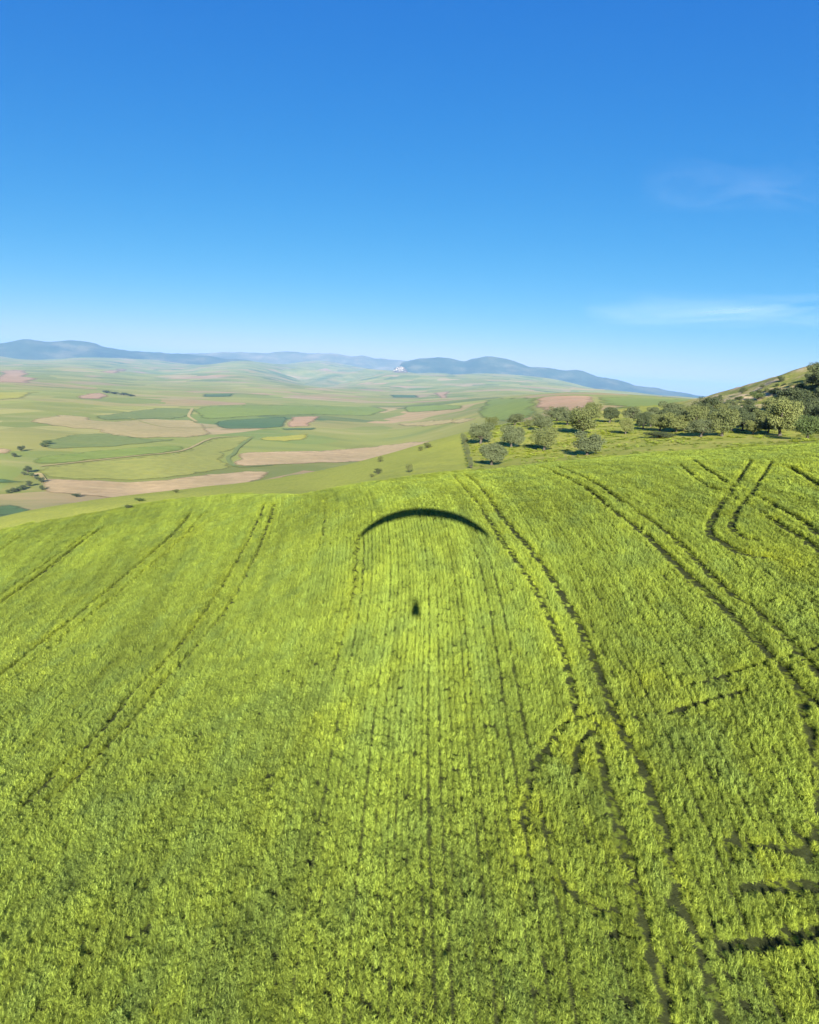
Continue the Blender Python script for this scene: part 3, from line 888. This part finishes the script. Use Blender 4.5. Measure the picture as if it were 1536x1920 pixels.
def tree_mesh(seed, nleaf=9000, trunk_h=.2, low=False):
    """unit tree: 1 m tall, 1.1 m wide; returns trunk mesh, crown mesh"""
    rg = np.random.default_rng(seed)
    V, Fc = [], []
    lean = rg.normal(0, .03, 2)
    top = (lean[0], lean[1], trunk_h)
    tube(V, Fc, [(0, 0, -.06), (lean[0] * .4, lean[1] * .4, trunk_h * .5), top], [.06, .042, .036])
    lobes = []
    nl = rg.integers(20, 27)
    for k in range(nl):
        az = 2 * math.pi * (k + rg.random() * .8) / nl * 2.4
        rr = .40 * math.sqrt(rg.random()) if k > 1 else .1
        zc = rg.uniform(.24 if low else .30, .78)
        rr *= 1.0 - max(0, zc - .55) * .9
        rad = rg.uniform(.12, .22)
        c = np.array([math.cos(az) * rr, math.sin(az) * rr, zc])
        lobes.append((c, rad))
        mid = (np.array(top) + c) / 2 + np.array([0, 0, -.03])
        tube(V, Fc, [top, tuple(mid), tuple(c)], [.028, .018, .007], 5)
    tm = bpy.data.meshes.new('trunk'); tm.from_pydata(V, [], Fc); tm.materials.append(M_BARK)
    # leaf sprays
    rads = np.array([l[1] for l in lobes]); pr = rads ** 2 / (rads ** 2).sum()
    li = rg.choice(nl, nleaf, p=pr)
    dirs = rg.normal(0, 1, (nleaf, 3)); dirs /= np.linalg.norm(dirs, axis=1)[:, None]
    rr = rads[li] * (.45 + .6 * rg.random(nleaf) ** .45)
    C = np.array([l[0] for l in lobes])[li] + dirs * rr[:, None] * np.array([1, 1, .8])
    C += rg.normal(0, .02, C.shape)
    C[:, 2] = np.maximum(C[:, 2], (.03 if low else .08) + rg.random(nleaf) * .08)
    nrm = dirs * .8 + rg.normal(0, .55, (nleaf, 3)) + np.array([0, 0, .25]); nrm /= np.linalg.norm(nrm, axis=1)[:, None]
    a = np.cross(nrm, rg.normal(0, 1, (nleaf, 3))); a /= np.linalg.norm(a, axis=1)[:, None]
    b_ = np.cross(nrm, a)
    s = rg.uniform(.011, .024, nleaf)[:, None]
    VV = np.stack([C - a * s - b_ * s * .5, C + a * s * .2 - b_ * s * .8 + nrm * s * .3, C + a * s + b_ * s * .4, C - a * s * .1 + b_ * s * .9 + nrm * s * .25], 1).reshape(-1, 3)
    FF = np.arange(nleaf * 4).reshape(-1, 4)
    cm = bpy.data.meshes.new('crown')
    cm.from_pydata(VV.tolist(), [], FF.tolist())
    lob = rg.random(nl)
    fattr(cm, 'rnd', np.repeat(np.clip(.25 + .35 * rg.random(nleaf) + .4 * (lob[li] - .5), 0, 1), 4))
    return tm, cm


PROTO = [tree_mesh(300 + k) for k in range(7)]
LOWP = [tree_mesh(400 + k, 4000, .12, True) for k in range(4)]
CROWN = {}


def crown_copy(kind, k, leaf):
    key = (kind, k, leaf)
    if key not in CROWN:
        m = (PROTO if kind == 't' else LOWP)[k][1].copy(); m.materials.clear(); m.materials.append(M_LEAF[leaf]); CROWN[key] = m
    return CROWN[key]


CT = 0


def tree(name, px, base, wpx, hpx, leaf, label, cat='tree', group=None, kind='t', at=None):
    """stands where the photograph's pixel (px, base) meets the ground; sizes are read off in pixels and turned into metres"""
    global CT
    P = at if at is not None else hit([px], [base])[0]
    dep = P[1] * math.cos(PITCH) - P[2] * math.sin(PITCH)
    w, h = wpx * dep / FPX * 1.16, hpx * dep / FPX * 1.08
    o = bpy.data.objects.new(name, None); COL.objects.link(o)
    o.empty_display_size = .3
    o.location = P; o.rotation_euler = (0, 0, random.uniform(0, 6.28))
    o.scale = (w / 1.08 * random.uniform(.9, 1.15), w / 1.08 * random.uniform(.9, 1.15), h / .98 * random.uniform(.92, 1.08))
    k = CT % (7 if kind == 't' else 4); CT += 1
    tr = bpy.data.objects.new('trunk', (PROTO if kind == 't' else LOWP)[k][0]); cr = bpy.data.objects.new('crown', crown_copy(kind, k, leaf))
    for c in (tr, cr): COL.objects.link(c); c.parent = o
    return prop(o, label, cat, group)


G1 = 'trees of the grove'
TREES = [
(901,832,48,42,'grey','round grey-green tree at the left end of the grove beside the hedge'),
(959,840,43,44,'grey','round grey-green tree standing alone second from the left in the grove'),
(922,872,50,44,'grey','lowest and nearest tree of the grove, beside the wheat edge'),
(1020,845,44,46,'olive','tree with a dark shadow in the middle of the grove, left of the large pair'),
(1101,853,54,46,'grey','front tree of the grove with a long dark shadow on its left'),
(1090,816,60,54,'olive','largest tree of the grove, behind the front tree with the long shadow'),
(1107,793,36,36,'olive','tree at the back of the grove in front of the salmon field corner'),
(1044,790,38,28,'grey','tree at the back of the grove under the salmon field'),
(1015,808,40,34,'grey','tree in the grove just above and left of its largest tree'),
(966,797,36,22,'grey','low tree at the upper left of the grove'),
(922,802,24,20,'olive','small tree behind the leftmost tree of the grove'),
(991,801,16,16,'olive','very small tree in the gap at the back of the grove'),
(1173,814,24,32,'lime','small pale yellow-green tree alone right of the grove'),
(1143,792,30,28,'dark','first tree from the left in the row right of the grove'),
(1184,791,32,28,'grey','second tree from the left in the row right of the grove'),
(1064,797,32,28,'grey','tree squeezed behind the largest tree of the grove'),
(1206,804,28,30,'dark','dark tree where the dense wood begins on the left'),
(1237,808,34,32,'olive','round olive-coloured tree at the front left of the dense wood'),
(1268,810,44,38,'lime','pale round tree in the front row of the dense wood'),
(1256,788,44,34,'grey','grey-green tree behind the pale front row of the dense wood'),
(1302,808,40,46,'olive','tall olive tree in the left part of the dense wood'),
(1326,784,48,38,'dark','dark tree crowning the left part of the dense wood'),
(1314,819,44,32,'grey','low grey tree at the foot of the dense wood over the lawn'),
(1354,818,48,54,'olive','tall pale olive tree in the middle of the dense wood'),
(1412,815,28,30,'lime','small bright yellow-green tree in the dark gap of the wood'),
(1425,804,40,42,'olive','tree behind the small bright yellow-green one'),
(1463,818,68,68,'lime','largest pale tree of the wood with a visible pale trunk'),
(1484,772,68,42,'dark','broad dark tree on the slope above the largest pale tree'),
(1514,823,50,46,'green','round green tree at the right foot of the wood'),
(1514,794,54,46,'dark','dark tree above the round green tree at the right edge'),
(1548,775,50,50,'dark','dark tree cut by the right edge of the picture'),
(1392,808,40,40,'dark','dark tree in the shaded gap right of the middle of the wood'),
(1440,812,36,36,'dark','dark tree shaded behind the left flank of the largest pale tree'),
(1378,790,34,30,'grey','grey tree on the upper edge of the wood below the tan slope'),
(1225,785,26,22,'grey','third tree from the left in the row right of the grove'),
(1285,790,30,26,'olive','small olive tree at the upper left edge of the dense wood'),
(1545,735,60,60,'dark','tall dark tree on the ridge at the right edge'),
(1220,800,30,30,'grey','grey tree between the dark left end and the olive front tree of the wood'),
(1252,798,34,34,'dark','dark tree filling the space behind the pale front row'),
(1284,806,36,36,'grey','grey tree between the two tall pale trees of the wood, left part'),
(1333,804,40,40,'dark','dark tree between the tall olive trees of the wood'),
(1372,808,40,42,'dark','dark tree right behind the tall pale olive tree'),
(1450,792,44,44,'olive','olive tree rising behind the largest pale tree on its left'),
(1490,800,46,46,'dark','dark tree right behind the largest pale tree'),
(1408,792,40,36,'dark','dark tree at the upper edge of the wood beside the grassy slope'),
(1350,782,34,28,'olive','olive tree at the upper edge of the wood under the tan slope'),
(1536,808,50,50,'dark','dark tree behind the round green tree, cut by the edge'),
]
for t_ in TREES:
    tree('broadleaf_tree', *t_[:5], t_[5], 'tree', G1 if t_[0] < 1200 else 'trees of the wood on the right')

# low thicket and hillside shrubs
for px, by, w, h, lf, lab in [
 (1236,821,56,13,'dark','low dark thicket lying alone on the lawn before the wood'),
 (1391,738,12,12,'dark','dark shrub on the tan skyline of the right hill, left one'),
 (1350,748,8,8,'dark','small shrub where the right hill meets the horizon'),
 (1464,716,12,12,'dark','dark shrub on the tan skyline of the right hill, right one'),
 (1420,752,26,16,'green','green shrub on the slope above the wood'),
 (1450,740,20,12,'green','shrub on the bright strip of the right hill'),
 (1500,735,26,18,'green','shrub high on the right hill near the edge'),
 (1520,718,22,18,'dark','dark shrub high on the right hill by the picture edge'),
 (1370,766,22,16,'grey','shrub at the foot of the tan slope'),
 (1345,764,20,14,'grey','shrub behind the left part of the dense wood'),
 (1404,768,26,20,'dark','dark shrub between the wood and the grassy slope'),
 (1430,728,9,8,'grey','tiny shrub between the two skyline shrubs'),
]:
    tree('shrub', px, by, w, h, lf, lab, 'shrub', 'shrubs on the right hillside', 'b')

ORDN = ['first','second','third','fourth','fifth','sixth','seventh','eighth','ninth','tenth','eleventh']
for k in range(26):
    px_ = random.uniform(1365, 1540)
    sk_ = np.interp(px_, [1350, 1440, 1536], [744, 717, 697])
    tree('hill_scrub', px_, sk_ + random.uniform(4, 40), random.uniform(6, 13), random.uniform(5, 9), random.choice(['dark', 'grey', 'green', 'olive']),
         'small bush scattered over the grassy slope of the right hill', 'bush', 'bushes scattered over the right hill', 'b')
for k in range(11):
    f = k / 10
    tree('hedge_shrub', 868 + 15 * f + random.uniform(-1, 1), 822 + 56 * f, random.uniform(9, 13), random.uniform(10, 15), ('grey', 'olive')[k % 2],
         ORDN[k] + ' shrub from the far end of the thin hedge bordering the grove', 'shrub', 'hedge along the left border of the grove', 'b')
for px, by, w, h, lf, lab in [
 (713,866,14,12,'olive','upper shrub on the left brow of the hill'), (709,889,16,12,'dark','middle shrub on the left brow of the hill'),
 (697,895,10,8,'olive','lowest shrub on the left brow of the hill'), (767,886,14,16,'olive','single shrub in the yellow grass above the parachute shadow'),
 (802,840,18,12,'olive','shrub on the skyline of the yellow shoulder'), (788,845,12,8,'olive','small shrub beside the skyline shrub of the yellow shoulder'),
 (330,924,12,7,'olive','small shrub at the lower edge of the bright green wedge'),
]:
    tree('shrub', px, by, w, h, lf, lab, 'shrub', 'shrubs on the left brow of the hill', 'b')
for px, by, w, h, lf, lab in [
 (40,846,13,11,'dark','dark tree right of the small pale brown field at the left edge'), (27,857,12,10,'dark','tree just below the small pale brown field at the left edge'),
 (80,838,12,9,'green','small tree left of the grey green field, lower one'), (89,833,14,8,'green','small tree left of the grey green field, upper one'),
 (52,886,15,14,'dark','biggest tree of the ditch, left of the olive field'), (45,891,10,8,'grey','small tree tucked left below the biggest ditch tree'),
 (60,894,10,8,'green','small tree tucked right below the biggest ditch tree'), (68,899,9,7,'grey','tiny tree in the ditch just above the ploughed field corner'),
 (78,905,11,11,'dark','upper dark tree at the left tip of the long ploughed field'), (79,919,10,10,'dark','lower dark tree at the left tip of the long ploughed field'),
 (55,912,12,12,'dark','right end tree of the short slanting tree row at left'), (43,917,12,8,'dark','second tree from the right in the short slanting row at left'),
 (35,920,12,8,'green','third tree from the right in the short slanting row at left'), (26,923,13,9,'dark','fourth tree from the right in the short slanting row at left'),
 (15,925,11,7,'green','left end tree of the short slanting tree row at left'), (143,932,16,8,'dark','low bush under the lower edge of the long ploughed field'),
 (242,954,15,8,'dark','dark low bush on the brow below the long ploughed field'), (262,940,18,7,'green','green bush at the lower tip of the long ploughed field'),
]:
    tree('valley_tree', px, by, w, h, lf, lab, 'tree', 'trees along the ditch at the left of the valley', 'b')
for k, (px, by) in enumerate([(200,737),(215,739),(232,741),(245,743)]):
    tree('valley_tree', px, by, 16, 5, 'dark', ORDN[k] + ' tree from the left in the far dark row of the left valley', 'tree', 'far row of trees in the left valley', 'b')


# ------------------------------------------------------------------ the paraglider whose shadow lies on the wheat
def simple_mat(name, c, rough=.6, scale=40.):
    b = NT(name)
    n = b.noise(b.coords(), scale, 3)
    col = b.mix(b.ramp(n, [(.3, 0), (.7, 1)]), tuple(v * .9 for v in c), tuple(min(1, v * 1.08) for v in c))
    return b.diffuse(col, rough=rough, spec=.3)


M_CANOPY = simple_mat('ripstop_nylon', (.55, .09, .05), .5)
M_CANOPY2 = simple_mat('ripstop_white', (.75, .75, .72), .5)
M_LINE = simple_mat('kevlar_line', (.5, .35, .08), .6)
M_HARN = simple_mat('harness_fabric', (.03, .03, .035), .7)
M_CLOTH = simple_mat('flight_suit', (.05, .09, .20), .8)
M_SKIN = simple_mat('skin', (.55, .34, .24), .5)
M_HELM = simple_mat('helmet_shell', (.7, .7, .7), .3)

PILOT = -ANTI * 1.75               # hips and chest of the pilot, behind and above the phone on its stick
WH, HALF, DROP = 9.0, 5.62, 2.8


def wing_point(s):
    """centre line of the wing by span position s in -1..1, relative to the pilot"""
    q = s * 1.08
    return Vector((.24 + HALF * math.sin(q * 1.15) / math.sin(1.08 * 1.15), .9, WH - DROP * (1 - math.cos(q * 1.15)) / (1 - math.cos(1.08 * 1.15))))


PITCHW = R(-3)
paraglider = bpy.data.objects.new('paraglider', None); COL.objects.link(paraglider)
paraglider.location = PILOT; paraglider.rotation_euler = (0, R(-1.0), R(-1.0))
prop(paraglider, 'red and white paraglider wing flying overhead that casts the curved shadow', 'paraglider')


def wing():
    cells = 44
    prof = [(0, .0), (.03, .055), (.12, .10), (.3, .125), (.55, .10), (.8, .05), (1, 0), (.8, -.012), (.5, -.022), (.2, -.03), (.05, -.03)]
    top, white = [], []
    V, Fc = [], []
    rows = cells * 2 + 1
    for i in range(rows):
        s = -1 + 2 * i / (rows - 1)
        p = wing_point(s); p2 = wing_point(min(1, s + .01)); p1 = wing_point(max(-1, s - .01))
        tn = (p2 - p1).normalized(); up = Vector((-tn.z, 0, tn.x)).normalized()
        ch = 3.2 * math.sqrt(max(.02, 1 - (abs(s) ** 2.4) * .91))
        puff = 1.0 + (.16 if i % 2 else 0)
        cp, sp = math.cos(PITCHW), math.sin(PITCHW)
        for (c, t) in prof:
            f = .35 * ch - c * ch
            hh = t * ch * (puff if t > 0 else 1)
            V.append(tuple(p + Vector((0, cp * f, sp * f)) + up * hh))
    n = len(prof)
    for i in range(rows - 1):
        for k in range(n): Fc.append((i * n + k, i * n + (k + 1) % n, (i + 1) * n + (k + 1) % n, (i + 1) * n + k))
    Fc.append(tuple(range(n))); Fc.append(tuple((rows - 1) * n + k for k in range(n))[::-1])
    o = mesh_obj('canopy', V, Fc, M_CANOPY, paraglider, True)
    o.data.materials.append(M_CANOPY2)
    for pl in o.data.polygons:
        if (pl.index // n // 8) % 2: pl.material_index = 1
    return V, n, rows


WV, WN_, WR = wing()
for side in (-1, 1):
    V, Fc = [], []
    base = Vector((.22 * side, .12, .75))
    for i in range(WR):
        s = -1 + 2 * i / (WR - 1)
        if i % 4 or (s * side <= 0 and i != WR // 2): continue
        for k in (10, 9, 8):
            tube(V, Fc, [tuple(base + Vector((0, .1 - .06 * (10 - k), 0))), WV[i * WN_ + k]], [.0012, .0009], 3)
    mesh_obj('lines', V, Fc, M_LINE, paraglider)
    V, Fc = [], []
    for k in range(3): tube(V, Fc, [(.2 * side, .05, .25), tuple(base + Vector((0, .1 - .06 * k, 0)))], [.012, .01], 5)
    mesh_obj('riser', V, Fc, M_HARN, paraglider)
    V, Fc = [], []
    tube(V, Fc, [(.42 * side, .12, .70), (.46 * side, .14, .66), (.44 * side, .10, .62), (.40 * side, .12, .68)], [.012] * 4, 6)
    mesh_obj('brake_handle', V, Fc, M_CANOPY, paraglider)
# harness: padded seat and back shell
bm = bmesh.new()
bmesh.ops.create_cube(bm, size=1)
for v in bm.verts:
    v.co = Vector((v.co.x * .56, v.co.y * .56 + .02, v.co.z * .28 - .46))
    if v.co.y < 0: v.co.z += .06
g = bmesh.ops.create_cube(bm, size=1)
for v in g['verts']: v.co = Vector((v.co.x * (.66 if v.co.z < 0 else .56), v.co.y * .24 - .28, v.co.z * .78 - .16))
bmesh.ops.bevel(bm, geom=bm.edges[:], offset=.05, segments=3, affect='EDGES')
me = bpy.data.meshes.new('harness'); bm.to_mesh(me); bm.free(); me.materials.append(M_HARN)
hs = bpy.data.objects.new('harness', me); COL.objects.link(hs); hs.parent = paraglider


def skin_mesh(name, verts, edges, radii, mat, parent, root=0, sub=2):
    me = bpy.data.meshes.new(name)
    me.from_pydata(verts, edges, [])
    o = bpy.data.objects.new(name, me); COL.objects.link(o)
    if parent: o.parent = parent
    md = o.modifiers.new('skin', 'SKIN'); md.use_smooth_shade = True
    for i, r_ in enumerate(radii): me.skin_vertices[0].data[i].radius = r_ if isinstance(r_, tuple) else (r_, r_)
    me.skin_vertices[0].data[root].use_root = True
    s = o.modifiers.new('sub', 'SUBSURF'); s.levels = s.render_levels = sub
    me.materials.append(mat)
    return o


person = bpy.data.objects.new('person', None); COL.objects.link(person)
person.location = PILOT; person.rotation_euler = (0, R(-1), R(-1))
prop(person, 'pilot in dark blue suit seated in the harness with both arms raised', 'person')
bv, be, br = [], [], []


def jn(p, r_, frm=None):
    bv.append(p); br.append(r_)
    if frm is not None: be.append((frm, len(bv) - 1))
    return len(bv) - 1


pel = jn((0, -.05, -.25), (.17, .13)); wst = jn((0, -.08, -.05), (.15, .11), pel); chs = jn((0, -.08, .18), (.17, .12), wst)
shd = jn((0, -.06, .32), (.13, .09), chs); nck = jn((0, -.04, .40), .055, shd); hd0 = jn((0, -.03, .48), (.075, .09), nck); hd1 = jn((0, -.03, .60), (.075, .09), hd0)
for s in (-1, 1):
    a = jn((.20 * s, -.06, .31), .065, shd); e_ = jn((.40 * s, .02, .40), .05, a); w_ = jn((.42 * s, .10, .63), .035, e_)
    h_ = jn((.42 * s, .115, .69), (.04, .022), w_)
    for q in range(4):
        f1 = jn((.39 * s + .018 * s * q, .135, .74 + .006 * (q in (1, 2))), .010, h_); jn((.39 * s + .018 * s * q, .155, .715), .009, f1)
    jn((.385 * s, .13, .70), .011, h_)
    k1 = jn((.12 * s, .10, -.27), .085, pel); kn = jn((.13 * s, .45, -.24), .065, k1); an = jn((.12 * s, .62, -.60), .045, kn); jn((.12 * s, .78, -.64), .04, an)
skin_mesh('body', bv, be, br, M_CLOTH, person)
# face on the front of the head, helmet over it
def blob(name, c, r_, mat, parent, cut=None, seg=20):
    bm = bmesh.new(); bmesh.ops.create_uvsphere(bm, u_segments=seg, v_segments=seg * 2 // 3, radius=1)
    for v in bm.verts: v.co = Vector((c[0] + v.co.x * r_[0], c[1] + v.co.y * r_[1], c[2] + v.co.z * r_[2]))
    if cut: bmesh.ops.bisect_plane(bm, geom=bm.verts[:] + bm.edges[:] + bm.faces[:], plane_co=cut[0], plane_no=cut[1], clear_outer=True)
    me = bpy.data.meshes.new(name); bm.to_mesh(me); bm.free(); me.materials.append(mat)
    me.polygons.foreach_set('use_smooth', np.ones(len(me.polygons), dtype=bool))
    o = bpy.data.objects.new(name, me); COL.objects.link(o); o.parent = parent
    return o


fc = blob('face', (0, .01, .55), (.078, .088, .105), M_SKIN, person)
blob('nose', (0, .10, .545), (.014, .02, .024), M_SKIN, fc, seg=10)
for s in (-1, 1): blob('eye', (.03 * s, .088, .565), (.013, .008, .009), M_HELM, fc, seg=10)
blob('mouth', (0, .092, .50), (.026, .008, .007), M_CANOPY, fc, seg=10)
blob('helmet', (0, -.02, .59), (.118, .138, .115), M_HELM, person, cut=((0, .04, .575), (0, .5, -1)))


# ------------------------------------------------------------------ high thin clouds
def cirrus(name, px0, px1, py0, py1, alt, dens, label, seed):
    cs = ray([px0, px1, px1, px0], [py1, py1, py0, py0])
    c4 = [Vector(c * (alt / c[2])) for c in cs]
    nu, nv = 40, 14
    V = []
    for j in range(nv):
        for i in range(nu):
            u, v = i / (nu - 1), j / (nv - 1)
            p = c4[0].lerp(c4[1], u).lerp(c4[3].lerp(c4[2], u), v)
            p = p + Vector((0, 0, 120 * math.sin(u * 9 + seed) * math.sin(v * 5)))
            V.append(tuple(p))
    b = NT(name)
    b2 = b.n('ShaderNodeAttribute', _attribute_name='rim').outputs['Fac']
    st = b.n('ShaderNodeAttribute', _attribute_name='uu').outputs['Fac']
    sv = b.n('ShaderNodeAttribute', _attribute_name='vv').outputs['Fac']
    cv = b.n('ShaderNodeCombineXYZ', X=b.math('MULTIPLY', st, 1.6), Y=b.math('MULTIPLY', sv, 1.5), Z=float(seed))
    n = b.n('ShaderNodeTexNoise', Vector=cv.outputs[0], Scale=1.6, Detail=6, Roughness=.55, Distortion=.6).outputs['Fac']
    al = b.math('MULTIPLY', b.ramp(n, [(.32, 0), (.72, 1)]), b.math('MULTIPLY', b2, dens))
    df = b.n('ShaderNodeBsdfTranslucent', Color=(.95, .95, .95, 1)); dg = b.n('ShaderNodeBsdfDiffuse', Color=(.95, .95, .95, 1))
    ad = b.n('ShaderNodeAddShader'); b.link(df.outputs[0], ad.inputs[0]); b.link(dg.outputs[0], ad.inputs[1])
    tp = b.n('ShaderNodeBsdfTransparent'); mx = b.n('ShaderNodeMixShader', Fac=al)
    b.link(tp.outputs[0], mx.inputs[1]); b.link(ad.outputs[0], mx.inputs[2]); b.link(mx.outputs[0], b.out.inputs['Surface'])
    o = mesh_obj(name, np.array(V), grid_faces(nv, nu), b.m, smooth=True)
    u = np.tile(np.linspace(0, 1, nu), nv); v = np.repeat(np.linspace(0, 1, nv), nu)
    fattr(o.data, 'rim', np.sin(np.pi * u) ** .6 * np.sin(np.pi * v)); fattr(o.data, 'uu', u); fattr(o.data, 'vv', v)
    return prop(o, label, 'cloud', kind='stuff')


cirrus('cirrus_cloud', 1090, 1800, 545, 618, 5200, .2, 'faint white wisp of cloud low in the sky at right', 3)
cirrus('cirrus_cloud', 1200, 1560, 300, 400, 7000, .05, 'very faint small wisp of cloud higher up at right', 15)

# ------------------------------------------------------------------ the air
zmin = float(GZ.min()) - 70
bm = bmesh.new(); bmesh.ops.create_cube(bm, size=1)
for v in bm.verts: v.co = Vector((v.co.x * 92000, v.co.y * 92000, zmin if v.co.z < 0 else 760))
me = bpy.data.meshes.new('haze'); bm.to_mesh(me); bm.free()
hz = bpy.data.objects.new('haze', me); COL.objects.link(hz)
hm = bpy.data.materials.new('haze_air'); hm.use_nodes = True
hm.node_tree.nodes.clear()
ho = hm.node_tree.nodes.new('ShaderNodeOutputMaterial'); pv = hm.node_tree.nodes.new('ShaderNodeVolumePrincipled')
pv.inputs['Color'].default_value = (.30, .60, 1, 1)
pv.inputs['Density'].default_value = 3.9e-5
pv.inputs['Anisotropy'].default_value = 0.
hm.node_tree.links.new(pv.outputs[0], ho.inputs['Volume'])
me.materials.append(hm)
prop(hz, 'pale blue summer haze filling the valley air', 'haze', kind='stuff')
